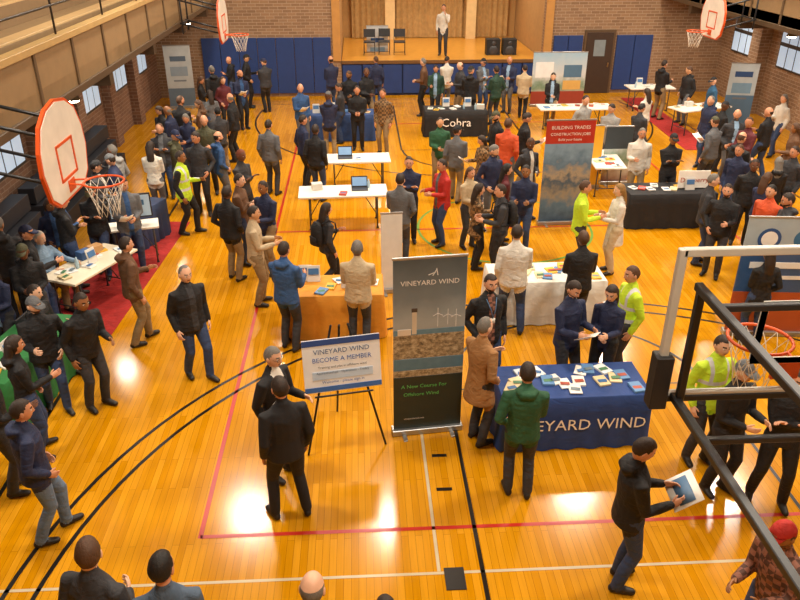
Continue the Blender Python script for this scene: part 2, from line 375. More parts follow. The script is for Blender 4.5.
for x in (X0+.12,X1-.12):
    w.box((x,(YY+YS)/2-.02,Z1-.22),(.055,YY-YS-.05,.055),steel); w.box((x-.02,(YY+YS)/2-.02,Z0+.02),(.055,YY-YS-.05,.055),steel)
    w.box((x,YY-.1,(Z0+Z1)/2-.1),(.05,.05,.9),steel)
for z,yy in((Z1-.22,YY-.35),(Z0+.02,YY-.55),(Z0+.02,YY-2.2),(Z1-.22,YY-2.2)): w.box((CX,yy,z),(X1-X0-.2,.045,.045),steel)
w.build('basketball_hoop')
# ------------------------------------------------------------------ furniture
BLOCK=[]
paper=['#e8e6e0','#dfe6ea','#5b87b8','#d9c9a0','#e8e6e0','#b5493a','#e3b23c','#f2f0ea']
def brochures(w,wd,dp,h,n,cols,seed,flat=False):
    r=random.Random(seed); m=int(n*1.7)
    for i in range(m):
        x=(-.44+.88*(i+.5)/m)*wd; y=r.uniform(-.32,.3)*dp; q=r.random()*(.7 if flat else 1)
        if q<.7:
            w.box((x,y,h+.008+r.random()*.01),(.15,.21,.012+.025*r.random()),M(r.choice(cols),.5),rz=r.uniform(-.5,.5))
            w.box((x,y-.02,h+.032),(.11,.06,.003),M(r.choice(['#3b6aa0','#6f7f88','#a24a38','#4a7a58']),.5),rz=r.uniform(-.3,.3))
        elif q<.82: w.tube([(x,y,h),(x,y,h+.13),(x,y,h+.16),(x,y,h+.19)],[.032,.032,.014,.014],M('#a9c4d4',.2),10)
        elif q<.88: w.box((x,y,h+.07),(.22,.16,.14),M(r.choice(['#b98d5c','#cfccc4','#35588a']),.6),rz=r.uniform(-.3,.3))
        else:
            w.box((x,y+.05,h+.13),(.2,.012,.26),M('#dcdad4',.4),rx=-.2); w.box((x,y+.04,h+.17),(.16,.01,.1),M('#4a78ad',.4),rx=-.2); w.box((x,y+.08,h+.01),(.2,.1,.015),dark)
def cloth_table(name,loc,rz,wd=1.83,dp=.76,h=.75,col='#1d3e86',n=6,text=None,tsize=.22,cols=paper,extra=None,seed=1,flat=False):
    w=MB(); cm_=M(col,.7,kind='suit'); hw,hd=wd/2,dp/2; BLOCK.append((loc[0],loc[1],rz,hw,hd))
    per=[];K=28
    for i in range(K): per.append((-hw+wd*i/K,-hd,0,-1))
    for i in range(12): per.append((hw,-hd+dp*i/12,1,0))
    for i in range(K): per.append((hw-wd*i/K,hd,0,1))
    for i in range(12): per.append((-hw,hd-dp*i/12,-1,0))
    V=[];n_=len(per)
    for lvl,(z,o,a) in enumerate(((h,-.012,0),(h-.012,0,0),(h-.25,.01,.006),(h-.5,.018,.014),(.012,.03,.022))):
        for i,(x,y,nx,ny) in enumerate(per):
            q=o+a*math.sin(i*1.35+seed); V.append((x+nx*q,y+ny*q,z))
    Fc=[tuple(range(n_))]
    for l in range(4):
        for i in range(n_): Fc.append((l*n_+i,(l+1)*n_+i,(l+1)*n_+(i+1)%n_,l*n_+(i+1)%n_))
    w.add(V,Fc[:1],cm_); w.add(V,Fc[1:],cm_,True)
    if text: w.text(text,tsize,(0,-hd-.05,h*.42),M('#f0f0ee',.5))
    brochures(w,wd,dp,h,n,cols,seed,flat)
    if extra: extra(w,h)
    return w.build(name,(loc[0],loc[1],0),rz)
def plain_table(name,loc,rz,wd=1.83,dp=.72,h=.74,col='#e6e2d8',n=3,extra=None,seed=1):
    w=MB(); w.box((0,0,h-.02),(wd,dp,.04),M(col,.45)); mt=M('#55565a',.4,.7); BLOCK.append((loc[0],loc[1],rz,wd/2,dp/2))
    for sx in(-1,1):
        x=sx*wd*.38
        w.tube([(x,-dp*.38,0.01),(x,-dp*.36,h-.04)],.016,mt); w.tube([(x,dp*.38,0.01),(x,dp*.36,h-.04)],.016,mt)
        w.tube([(x,-dp*.38,.2),(x,dp*.38,.2)],.012,mt); w.tube([(x,0,.2),(x-sx*.3,0,h-.04)],.01,mt)
        for sy in(-1,1): w.box((x,sy*dp*.38,.012),(.05,.05,.024),padm)
    brochures(w,wd,dp,h,n,paper,seed)
    if extra: extra(w,h)
    return w.build(name,(loc[0],loc[1],0),rz)
def laptop(x,y,rz=0):
    def f(w,h):
        c,s_=math.cos(rz),math.sin(rz)
        w.box((x,y,h+.012),(.34,.24,.018),M('#3a3b3f',.4),rz=rz); w.box((x-s_*.13,y+c*.13,h+.13),(.34,.012,.22),M('#22242a',.3),rz=rz,rx=-.25)
        w.box((x-s_*.121,y+c*.121,h+.13),(.3,.006,.18),M('#7fa3c7',.3,emit=.4),rz=rz,rx=-.25)
    return f
def monitor(w,h):
    w.box((0,0,h+.01),(.3,.2,.02),dark); w.tube([(0,0,h),(0,0,h+.15)],.02,dark); w.box((0,0,h+.36),(.75,.04,.45),dark); w.box((0,-.022,h+.36),(.7,.006,.4),M('#9fb6c4',.3,emit=.3)); w.box((0,-.027,h+.42),(.5,.004,.1),M('#3f6f9a',.3))
def disc(w,x,z,r,m,y=-.0135):
    w.add([(x+r*math.cos(2*math.pi*i/24),y,z+r*math.sin(2*math.pi*i/24)) for i in range(24)],[tuple(range(24))],m)
def banner(name,loc,rz,wd,h,regions,texts=(),art=None):
    w=MB(); BLOCK.append((loc[0],loc[1],rz,wd/2,.05))
    for z0,z1,m in regions: w.box((0,0,.08+(z0+z1)/2*(h-.08)),(wd,.02,(z1-z0)*(h-.08)),m)
    al=M('#a9abad',.35,.8)
    w.box((0,.01,.045),(wd+.04,.14,.08),al); w.box((0,.0,h+.01),(wd+.02,.03,.03),al); w.tube([(0,.05,.06),(0,.05,h)],.012,al)
    for sx in(-1,1): w.box((sx*wd*.35,.0,.012),(.05,.36,.02),al)
    for t,sz,xf,zf,c in texts: w.text(t,sz,(xf*wd,-.0145,.08+zf*(h-.08)),M(c,.5))
    if art: art(w)
    return w.build(name,(loc[0],loc[1],0),rz)
def chair(loc,rz,col='#2b2c30'):
    w=MB(); m=M(col,.5); mt=M('#3c3d40',.4,.7)
    w.box((0,0,.44),(.42,.42,.04),m); w.box((0,-.21,.72),(.42,.03,.28),m,rx=.12)
    for sx in(-1,1):
        w.tube([(sx*.2,.2,.0),(sx*.2,-.2,.5),(sx*.2,-.235,.86)],.012,mt); w.tube([(sx*.19,-.22,.0),(sx*.19,.16,.44)],.012,mt)
    w.tube([(-.2,.15,.1),(.2,.15,.1)],.01,mt)
    return w.build('folding_chair',(loc[0],loc[1],0),rz)
def PT(u,v): return P(u,v,.75)
cloth_table('display_table',PT(570,380),math.radians(1),col='#20407f',n=10,text='VINEYARD WIND',tsize=.22,cols=['#e8e6e0','#dfe6ea','#5b87b8','#c9d4dc','#d9c9a0'],seed=3,flat=True)
cloth_table('display_table',PT(545,272),0,col='#e0ded6',n=9,cols=['#e3b23c','#e8e6e0','#d9c9a0','#5b87b8'],seed=4,flat=True)
cloth_table('display_table',PT(335,285),math.radians(0),wd=1.5,col='#d9922a',n=6,seed=5)
plain_table('folding_table',PT(343,190),math.radians(2),n=2,extra=laptop(.35,0.05),seed=6)
plain_table('folding_table',PT(358,157),math.radians(2),wd=1.5,n=1,extra=laptop(-.3,0.0),seed=7)
cloth_table('display_table',PT(342,112),0,col='#27457a',n=7,seed=8)
cloth_table('display_table',PT(455,108),0,col='#17181c',n=6,text='Cobra',tsize=.34,seed=9)
def sign(txt,x,wd,hh,c='#b0402c'):
    def f(w,h):
        w.box((x,-.05,h+hh/2+.02),(wd,.02,hh),M('#ecebe6',.5),rx=-.1); V,Fc=text_geo(txt,hh*.4); w.add([(p[0]+x,-.075,p[2]+h+hh*.4) for p in V],Fc,M(c,.5)); w.box((x,.0,h+.01),(wd*.7,.12,.015),dark)
    return f
cloth_table('display_table',PT(668,188),0,col='#1a1b20',n=6,extra=sign('Dewberry',.5,.66,.36),seed=10)
plain_table('folding_table',PT(90,262),math.radians(66),wd=1.5,col='#dcd3bd',n=7,seed=11)
cloth_table('display_table',PT(138,206),math.radians(70),wd=1.1,dp=.55,col='#2b3a5c',n=2,seed=12)
plain_table('folding_table',PT(575,106),0,wd=2.2,n=6,seed=13)
plain_table('folding_table',PT(650,86),0,wd=1.5,n=4,seed=14)
plain_table('folding_table',PT(700,106),math.radians(20),wd=1.8,n=5,seed=15)
cloth_table('display_table',PT(18,345),math.radians(80),wd=1.8,col='#2c7a3e',n=5,seed=16)
cloth_table('display_table',PT(385,66),0,col='#d8d4ca',n=4,seed=17)
plain_table('folding_table',PT(605,158),math.radians(85),wd=1.5,n=5,seed=18)
plain_table('folding_table',PT(133,224),math.radians(15),wd=.9,dp=.45,n=0,extra=monitor,seed=19)
skym=picture('printed_sky',[(0,'#8d9aa2'),(.66,'#a3afb6'),(.8,'#76858f'),(1,'#4f5f6a')],2.42,2.5,.18)
rock=rocks('printed_shore_rocks','#4f4a42','#94866c','#cabfa4',14); sea=picture('printed_sea',[(0,'#3f6480'),(.5,'#5c86a0'),(1,'#7ba0b4')],2.4,12,.5)
def shore_art(w):
    wm=M('#dfe3e4',.5); w.box((-.18,-.012,1.60),(.055,.006,.3),M('#cfc6b4',.5)); w.box((-.18,-.013,1.77),(.07,.006,.05),M('#4b4038',.5)); w.box((-.3,-.012,1.48),(.16,.006,.08),M('#d9d2c4',.5))
    for x,z,s_ in((.1,1.53,.18),(.22,1.55,.14),(.32,1.52,.16)):
        w.box((x,-.012,z+s_/2),(.006,.004,s_),wm)
        for q in(90,210,330): a=math.radians(q); w.box((x+.035*math.cos(a),-.013,z+s_+.035*math.sin(a)),(.07,.003,.006),wm,ry=-a)
    for i,a in enumerate((20,60,100)): w.box((.02+.03*i,-.013,2.23+.01*i),(.09,.003,.01),wm,ry=-math.radians(a))
gpanel=M('#22312f',.4)
banner('rollup_banner',P(427,431),math.radians(6),.86,2.42,[(0,.33,gpanel),(.33,.37,rock),(.37,.44,sea),(.44,.58,rock),(.58,.61,sea),(.61,1,skym)],[('VINEYARD WIND',.088,0,.86,'#eef2f4'),('A New Course For',.072,-.06,.26,'#5fc06a'),('Offshore Wind',.072,-.1,.21,'#5fc06a'),('vineyardwind.com',.035,-.2,.06,'#d8dcdc')],art=shore_art)
city=picture('printed_city_photo',[(0,'#2c4a66'),(.2,'#4f7390'),(.32,'#8f8a7c'),(.42,'#3d5a74'),(.5,'#a39a88'),(.6,'#5c7d9a'),(.75,'#7fa0bd'),(1,'#8fb0cb')],2.2,6,.35)
banner('rollup_banner',P(561,224),math.radians(2),1.0,2.2,[(0,.78,city),(.78,1,M('#b23327',.4))],[('BUILDING TRADES',.095,0,.92,'#f4efe8'),('CONSTRUCTION JOBS',.08,0,.86,'#f4efe8'),('Build your future',.07,0,.81,'#f4efe8')])
p3=picture('printed_site_photo',[(0,'#7a4433'),(.2,'#b9b2a5'),(.4,'#6f8c74'),(.6,'#c9cfd2'),(1,'#9fc0d6')],1.7,4,.4)
banner('display_board',P(556,106),0,1.8,1.75,[(0,.25,M('#8f3a2c',.4)),(.25,1,p3)],(),art=lambda w:[w.box((-.5,-.013,1.2),(.6,.004,.5),M('#dfe4e6',.5)),w.box((.45,-.013,1.15),(.6,.004,.4),M('#4c6f8c',.5)),w.box((.45,-.013,.7),(.6,.004,.3),M('#c9a25a',.5))])
blk2=lambda c1,c2:(lambda w:[w.box((0,-.013,1.6),(.5,.004,.16),M(c1,.5)),w.box((0,-.013,1.2),(.55,.004,.3),M(c2,.5)),w.box((0,-.013,.9),(.4,.004,.05),M('#6a7078',.5))])
banner('rollup_banner',P(378,84),0,.8,2.1,[(0,.3,blue),(.3,1,M('#c2c9ce',.4))],(),art=blk2('#2a4f8c','#7fa0bd'))
banner('rollup_banner',P(311,88),0,.85,2.0,[(0,.4,M('#4b7798',.4)),(.4,1,M('#a9bac2',.4))],(),art=blk2('#3f6f9a','#6b90a8'))
banner('rollup_banner',P(184,108),.1,.85,2.0,[(0,.3,M('#5a6a78',.4)),(.3,1,M('#a4a8a8',.4))],(),art=blk2('#4c5a6a','#7d8a94'))
def seal(w):
    disc(w,-.45,1.62,.17,M('#26508a',.5)); disc(w,-.45,1.62,.12,M('#e8eef2',.5),-.0145); disc(w,.05,1.62,.15,M('#2f6a9a',.5)); w.box((.5,-.013,1.62),(.4,.004,.12),M('#26508a',.5)); w.box((0,-.013,1.2),(1.3,.004,.1),M('#e8eef2',.5)); w.box((-.2,-.013,1.0),(.8,.004,.06),M('#e8eef2',.5))
banner('display_board',P(775,335),-.1,1.6,1.95,[(0,.36,M('#b0532f',.4)),(.36,.74,M('#35588a',.4)),(.74,1,M('#9fb4c4',.4))],(),art=seal)
banner('rollup_banner',P(733,128),-.2,.8,1.9,[(0,.5,M('#4f6f8c',.4)),(.5,1,M('#a8b2b8',.4))],(),art=blk2('#23406c','#6f8fa8'))
banner('rollup_banner',P(591,188),0,.3,1.5,[(0,1,M('#e0a92c',.4))])
banner('rollup_banner',P(613,184),0,.65,1.4,[(0,.6,p3),(.6,1,M('#39434a',.4))])
banner('display_board',P(392,292),.1,.36,1.45,[(0,1,M('#cfcfca',.5))])
# easel
w=MB(); mt=M('#1b1b1d',.4,.4)
for sx in(-1,1): w.tube([(sx*.48,-.2,.01),(sx*.1,.08,1.62)],.014,mt)
w.tube([(0,.62,.01),(0,.1,1.6)],.014,mt); w.tube([(-.35,-.12,.78),(.35,-.12,.78)],.012,mt)
rx=-.2
def bp(x,y,z):
    R=Matrix.Translation((0,-.1,.84))@Matrix.Rotation(rx,4,'X'); return tuple(R@Vector((x,y,z)))
def bbx(c,d,m): w.box(bp(*c),d,m,rx=rx)
bbx((0,0,.32),(.92,.015,.66),M('#dfe2e4',.5)); bbx((0,-.01,.61),(.92,.008,.07),M('#2a4a8a',.5)); bbx((0,-.01,.03),(.92,.008,.06),M('#3564a8',.5)); bbx((0,-.01,.2),(.72,.006,.1),M('#b4c8dc',.5))
for t,sz,z,c in (('VINEYARD WIND',.085,.47,'#3a5d8a'),('BECOME A MEMBER',.08,.37,'#2a5ca8'),('Training and jobs in offshore wind',.042,.29,'#4a4d52'),('Apprenticeships - Operations - Trades',.04,.22,'#2a4d72'),('Welcome - please sign in',.05,.1,'#2a5ca8')):
    V,Fc=text_geo(t,sz); w.add([bp(p[0],-.016,p[2]+z) for p in V],Fc,M(c,.5))
ex,ey=P(345,440); w.build('display_easel',(ex,ey,0),math.radians(10)); BLOCK.append((ex,ey,0,.4,.2))
def runner(x0,y0,x1,y1,wd):
    a=math.atan2(y1-y0,x1-x0); L=math.hypot(x1-x0,y1-y0); MB().box((0,0,.006),(L,wd,.012),M('#a3201c',.9,kind='fabric')).build('red_carpet_runner',((x0+x1)/2,(y0+y1)/2,0),a)
a=P(70,335);b=P(160,222); runner(*a,*b,1.3)
a=P(632,98);b=P(700,150); runner(*a,*b,.8)
for (x,y) in ((.4,28.6),(.95,28.7),(1.5,28.6)): 
    o=chair((x,y),3.1); o.location.z=SH
def speaker(x,y,z,h=1.0):
    w=MB(); w.box((0,0,h/2+.0),(.5,.42,h),M('#1a1a1c',.6)); 
    V,Fc=ell_geo((0,-.2,h*.3),(.17,.04,.17),16,8); w.add(V,Fc,M('#3a3a3d',.4),True); V,Fc=ell_geo((0,-.2,h*.75),(.08,.03,.08),12,6); w.add(V,Fc,M('#3a3a3d',.4),True)
    w.build('loudspeaker',(x,y,z))
speaker(4.9,28.4,SH,.55); speaker(5.5,28.4,SH,.55)
# ------------------------------------------------------------------ people
SK=['#d29c7c','#c48a69','#dcae90','#94643f','#6a4430','#cb9a74']
HC={'black':'#15110f','dark':'#2f2118','brown':'#553822','grey':'#77726b','white':'#c2beb6','blond':'#94703c','red':'#7a3a1e'}
CC={'black':'#16161a','charcoal':'#34353a','navy':'#1e294c','blue':'#2f568a','teal':'#24567a','grey':'#616367','lightgrey':'#9a9a98','white':'#dedad0','beige':'#c4b190','tan':'#a07446','brown':'#6c4c34','olive':'#4e4e36','green':'#24583a','hivis':'#c2e02c','red':'#b8261e','orange':'#d8562a','maroon':'#62222a','jeans':'#2e4268','ltjeans':'#647a94','khaki':'#8e7856','plaid':'#8a5a48','patterned':'#8c6c46','slate':'#4d6076','ltblue':'#90b0d0','darkgreen':'#224436'}
def unit(v): v=np.array(v,float); return v/(np.linalg.norm(v)+1e-9)
def ik(A,B,l1,l2,pole):
    A=np.array(A,float);B=np.array(B,float);d=B-A;D=np.linalg.norm(d);dn=d/(D+1e-9);L=max(min(D,(l1+l2)*.998),.12)
    a=(l1*l1-l2*l2+L*L)/(2*L);h=math.sqrt(max(l1*l1-a*a,0));pp=np.array(pole,float);pp=unit(pp-dn*np.dot(pp,dn))
    return A+dn*a+pp*h,A+dn*L
ARMS={'down':((.04,.04,-.52),(.3,-1,0)),'bent':((-.05,.31,-.26),(.25,-.6,-.8)),'clasp':((-.13,.24,-.33),(.5,-.6,-.4)),'pocket':((.0,.10,-.44),(.6,-1,0)),'cross':((-.24,.20,-.20),(.5,-.2,-.8)),'face':((-.09,.24,.04),(.4,0,-1)),'reach':((-.02,.48,-.18),(.4,-.3,-.8)),'hip':((.05,.05,-.36),(1,-.5,0)),'point':((.12,.5,.02),(.5,0,-.8)),'back':((-.08,-.16,-.42),(.8,-.6,0))}
HS=1.09
def headgeo(lod,style,hat):
    nu,nv=(36,26) if lod==0 else (24,18) if lod==1 else (18,14)
    th=[math.pi*i/nv for i in range(nv+1)]
    D=[(0,0,1)]+[(math.sin(t)*math.cos(q),math.sin(t)*math.sin(q),math.cos(t)) for t in th[1:-1] for q in [2*math.pi*j/nu for j in range(nu)]]+[(0,0,-1)]
    D=np.array(D);dx,dy,dz=D.T; low=np.clip(-dz,0,1)
    x=dx*.073*(1-.30*low**1.3);y=dy*.092;y=np.where(dy<0,y*(1-.4*low),y+.008*low);z=dz*.114
    fr=(dy>0)
    prof=np.interp(dz,[-.30,-.2,.18,.3],[0,1,.15,0]); y=y+fr*.026*np.exp(-(dx/.14)**2)*prof
    y=y-fr*.011*np.exp(-((np.abs(dx)-.38)/.17)**2-((dz-.08)/.11)**2)+fr*.005*np.exp(-((dz-.25)/.08)**2)*(np.abs(dx)<.6)
    y=y+fr*.006*np.exp(-(dx/.24)**2-((dz+.45)/.07)**2)+fr*.006*np.exp(-(dx/.2)**2-((dz+.75)/.12)**2)
    c=dy/np.sqrt(dx*dx+dy*dy+1e-9)
    hl=np.interp(c,[-1,-.3,0,.2,.5,1],[-.55,-.3,-.02,.25,.60,.66])
    if style=='long': hl=np.interp(c,[-1,-.1,.15,.45,1],[-.95,-.9,-.5,.45,.66])
    if style=='reced': hl=np.interp(c,[-1,-.3,0,.2,.5,1],[-.55,-.3,0,.4,.86,.84])
    hair=dz>hl
    if style=='bald': hair=hair&(dz<.42)&(c<.35)
    k=np.where(hair,1.07 if style not in('bald','reced') else 1.03,1.0)
    if style=='long': k=np.where(hair,1.12,1)
    k=k+np.where(hair,.018*np.sin(dx*11+dz*7)*np.cos(dy*9+dx*5),0)
    cap=np.zeros(len(D),bool)
    if hat: cap=dz>np.interp(c,[-1,1],[.12,.36]); k=np.where(cap,1.13,k)
    P_=np.stack([x*k,y*k,z*np.where(hair|cap,(k+1)/2+.01,1)],1)
    Fc=[];m=[]
    def add(f):
        Fc.append(f); ii=list(f)
        if cap[ii].all(): m.append('hat')
        elif hair[ii].mean()>.5: m.append('hair')
        else:
            q=D[ii].mean(0)
            if q[1]>0 and abs(q[0])<.24 and abs(q[2]+.45)<.05: m.append('lip')
            elif q[1]>0 and .17<abs(q[0])<.55 and abs(q[2]-.27)<.045: m.append('hair')
            elif beardflag[0] and q[1]>-.1 and q[2]<-.3: m.append('hair')
            else: m.append('skin')
    n=nv-1;e=len(D)-1
    for j in range(nu): add((0,1+j,1+(j+1)%nu))
    for i in range(n-1):
        for j in range(nu): a=1+i*nu+j;b=1+i*nu+(j+1)%nu; add((a,a+nu,b+nu,b))
    for j in range(nu): add((e,1+(n-1)*nu+(j+1)%nu,1+(n-1)*nu+j))
    return P_,Fc,m
beardflag=[False]
def body(spec):
    g=spec.get; raw=[];segs=[];post=[]
    bulk=g('bulk',1.0)*1.07; fem=g('sex','man')=='woman'; pose=g('pose','stand'); lean=math.radians(g('lean',0))
    sit=pose=='sit'; dist=g('dist',10); lod=0 if dist<10 else 1 if dist<17 else 2
    feet={'stand':((-.105,.03),(.11,-.03)),'wide':((-.16,.06),(.16,-.04)),'walk':((-.07,.27),(.08,-.27)),'step':((-.09,.16),(.09,-.13)),'close':((-.08,0),(.08,.02)),'sit':((-.13,.44),(.13,.40))}[pose]
    maxd=max(abs(f[1]) for f in feet); hz=.50 if sit else min(.925,math.sqrt(.835**2-(maxd+.0)**2-.0004)+.085)
    dz=hz-.925
    ca,sa=math.cos(lean),math.sin(lean)
    def T(p):
        x,y,z=p; z-=.93; return np.array([x,y*ca+z*sa,-y*sa+z*ca+.93+dz])
    def add(pts,rads,mat,side=(1,0,0),cap=.8,n=12):
        V,Fc=tube_geo(pts,rads,side,n,cap); raw.append((V,Fc))
        for i in range(len(pts)-1): segs.append((np.array(pts[i],float),np.array(pts[i+1],float),rads[i],rads[i+1],np.array(side,float),mat))
    hemz=g('hem',.84); B=bulk*(.91 if fem else 1)
    prof=[(hemz,.176,.132),(.90,.170,.130),(1.0,.160,.122),(1.08,.152,.116),(1.22,.164,.124),(1.33,.172,.120),(1.395,.150,.098),(1.44,.105,.08),(1.475,.075,.066)]
    if fem: prof=[(hemz,.182,.135),(.90,.18,.132),(1.0,.155,.118),(1.08,.140,.108),(1.22,.156,.128),(1.33,.155,.116),(1.395,.134,.092),(1.44,.095,.075),(1.475,.07,.062)]
    if hemz<.8: prof.insert(1,(.80,.188,.145)); prof[0]=(hemz,.205,.165)
    pts=[T((0,-.005,z)) for z,_,_ in prof]; rads=[(a*B if z<1.36 else a*(B*.5+.5),b*B) for z,a,b in prof]
    if sit: pts=pts[(1 if hemz>=.8 else 2):]; rads=rads[-len(pts):]
    add(pts,rads,'top',cap=.25,n=16)
    add([(0,0,.90+dz),(0,0,.97+dz)],[(.155*B,.11*B),(.15*B,.11*B)],'pants',cap=.5)
    add([T((0,-.01,1.44)),T((0,.0,1.50)),T((0,.014,1.575))],[(.06,.058),(.055,.056),(.054,.058)],'skin',cap=.4)
    if g('collar',True): add([T((0,-.01,1.45)),T((0,-.006,1.495))],[(.082,.078),(.070,.068)],'top',cap=.3)
    if g('hood'): add([T((-.09,-.06,1.47)),T((-.05,-.11,1.445)),T((.05,-.11,1.445)),T((.09,-.06,1.47))],[(.035,.045),(.05,.055),(.05,.055),(.035,.045)],'top',(0,0,1),.6)
    lw=g('legw',1.04)
    for i,sg in enumerate((-1,1)):
        fx,fy=feet[i]; hip=np.array([sg*.09,0,.915+dz]); lift=.10 if (pose=='walk' and fy<-.1) else .0
        ank=np.array([fx,fy,.085+lift]); kn,ank=ik(hip,ank,.43,.42,(sg*.06,1,.6 if sit else .15))
        mt,mc=(hip+kn)/2,(kn+ank)/2+np.array([0,-.012,0])
        add([hip,mt,kn,mc,ank],[(.098*lw,.105*lw),(.084*lw,.088*lw),(.064*lw,.067*lw),(.061*lw,.064*lw),(.054*lw,.059*lw)],'pants',cap=.5)
        tw=sg*.18; fd=np.array([math.sin(tw),math.cos(tw),0])
        if lift: a_=ank+np.array([0,-.05,-.01]); b_=ank+fd*.12+np.array([0,0,-.145]); 
        else: a_=ank-fd*.045; b_=ank+fd*.155
        if not lift: a_[2]=.045; b_[2]=.036
        add([a_,(a_+b_)/2+np.array([0,0,.006]),b_],[(.04,.042),(.046,.04),(.038,.032)],'shoe',cap=.9)
    sm=1.22 if g('jacket',True) else 1.06
    al,ar=g('arms',('down','down')); short=g('short',False)
    for sg,pr in((-1,al),(1,ar)):
        t,pole=ARMS[pr]; sh=np.array([sg*(.178 if not fem else .155)*(B*.45+.55),-.005,1.372]); tgt=sh+np.array([t[0]*sg,t[1],t[2]+.025]); pl=(pole[0]*sg,pole[1],pole[2])
        el,wr=ik(sh,tgt,.285,.25,pl); inn=np.array([sg*.10,-.005,1.395]); S_=[T(q) for q in (inn,sh,(sh+el)/2,el,(el+wr)/2,wr)]
        r=[.045,.057*sm,.052*sm,.046*sm,.041*sm,.033*sm]
        if short:
            add(S_[:4],[(q,q) for q in (.045,.058,.056,.052)],'top'); add(S_[3:],[(.042,.042),(.039,.039),(.029,.029)],'skin')
        else: add(S_,[(q,q) for q in r],'top')
        w0=S_[-1]; d=unit(S_[-1]-S_[-2]); th=np.array([-sg*.3,.6,.5]); th=unit(th-d*np.dot(th,d)); nn=np.cross(d,th)
        if np.dot(nn,np.array([-sg,0,-.3]))<0: nn=-nn
        n_=8 if lod==0 else 5; hd=[]
        hd.append(tube_geo([w0-d*.02,w0+d*.03,w0+d*.075,w0+d*.095],[(.028,.022),(.037,.018),(.041,.016),(.037,.012)],th,n_,.5))
        curl=math.radians(g('curl',22))
        for kf,(o,L) in enumerate(((.029,.072),(.010,.080),(-.010,.075),(-.028,.058))):
            p=w0+d*.092+th*o; an=0; pts_=[p-d*.012]; 
            for s_ in range(3):
                an+=curl*(.7 if s_==0 else 1); q=pts_[-1] if s_ else p; pts_.append(q+(d*math.cos(an)+nn*math.sin(an))*L*(.42,.33,.25)[s_])
            hd.append(tube_geo(pts_,[(.0095,.009),(.009,.0085),(.008,.0078),(.007,.006)],th,max(4,n_-2),.8))
        p=w0+d*.025+th*.026; q=p+unit(d*.75+th*.65+nn*.25)*.035; q2=q+unit(d*.9+th*.25+nn*.4)*.032
        hd.append(tube_geo([p,q,q2],[(.012,.012),(.0105,.0105),(.008,.008)],nn,max(4,n_-2),.8))
        for V,Fc in hd: post.append((np.array(V),Fc,'skin'))
        spec.setdefault('_w',[]).append((w0+d*.09,d,th))
    hy=math.radians(g('hyaw',0)); hp=math.radians(g('hpitch',8)); hc=T((0,.022,1.634))
    R=np.array(Matrix.Rotation(-hy,3,'Z')@Matrix.Rotation(-hp-lean*.6,3,'X'))
    style=g('style','long' if fem else 'short'); beardflag[0]=g('beard',False)
    V,Fc,ms=headgeo(lod,style,g('hat'))
    def H(p): return hc+(np.asarray(p)*HS)@R.T
    post.append((H(V),Fc,ms))
    for sg in(-1,1):
        for c,r,mm in (((sg*.072,-.006,-.006),(.011,.02,.032),'skin'),((sg*.0285,.076,.0085),(.0125,.009,.0085),'eye'),((sg*.0285,.0825,.0085),(.0055,.004,.0055),'iris')):
            if lod==2 and mm=='iris': continue
            if style=='long' and mm=='skin': continue
            V,Fc=ell_geo(c,r,8,6); post.append((H(V),Fc,mm))
    if style=='long':
        a=H((0,-.045,.02)); b=T((0,-.075,1.50)); c=T((0,-.105,1.36)); add([a,b,c],[(.088,.06),(.088,.05),(.07,.028)],'hair',cap=.6)
    if g('hat'):
        pts=[(-.066,.05),( -.06,.12),(-.035,.16),(0,.172),(.035,.16),(.06,.12),(.066,.05)]
        V=[(x,y,.045-.25*(y-.05)+.012*(1-(x/.066)**2)) for x,y in pts]+[(x,y,.036-.25*(y-.05)+.012*(1-(x/.066)**2)) for x,y in pts]
        n=len(pts); Fc=[tuple(range(n)),tuple(range(2*n-1,n-1,-1))]+[(i,i+n,(i+1)%n+n,(i+1)%n) for i in range(n)]
        post.append((H(V),Fc,'hat'))
    if g('glasses'):
        for sg in(-1,1):
            pts=[(sg*.03+.021*math.cos(q),.091,.008+.016*math.sin(q)) for q in [2*math.pi*j/10 for j in range(11)]]
            V,Fc=tube_geo(pts,[(.0022,.0022)]*11,(0,1,0),4,0); post.append((H(V),Fc,'iris'))
            V,Fc=tube_geo([(sg*.05,.09,.012),(sg*.074,.0,.006)],[(.002,.002)]*2,(0,0,1),4,0); post.append((H(V),Fc,'iris'))
    if g('pack'):
        V,Fc=tube_geo([T((0,-.19,1.02)),T((0,-.21,1.15)),T((0,-.20,1.33)),T((0,-.18,1.42))],[(.13,.07),(.145,.09),(.14,.085),(.1,.05)],(1,0,0),14,.5); post.append((np.array(V),Fc,'pack'))
        V,Fc=tube_geo([T((0,-.28,1.04)),T((0,-.285,1.18))],[(.1,.035),(.1,.035)],(1,0,0),10,.5); post.append((np.array(V),Fc,'pack'))
        for sg in(-1,1):
            V,Fc=tube_geo([T((sg*.09,-.13,1.42)),T((sg*.10,.0,1.465)),T((sg*.11,.125,1.38)),T((sg*.13,.14,1.22)),T((sg*.16,.0,1.05)),T((sg*.12,-.13,1.05))],[(.022,.012)]*6,(1,0,0),6,.3); post.append((np.array(V),Fc,'pack'))
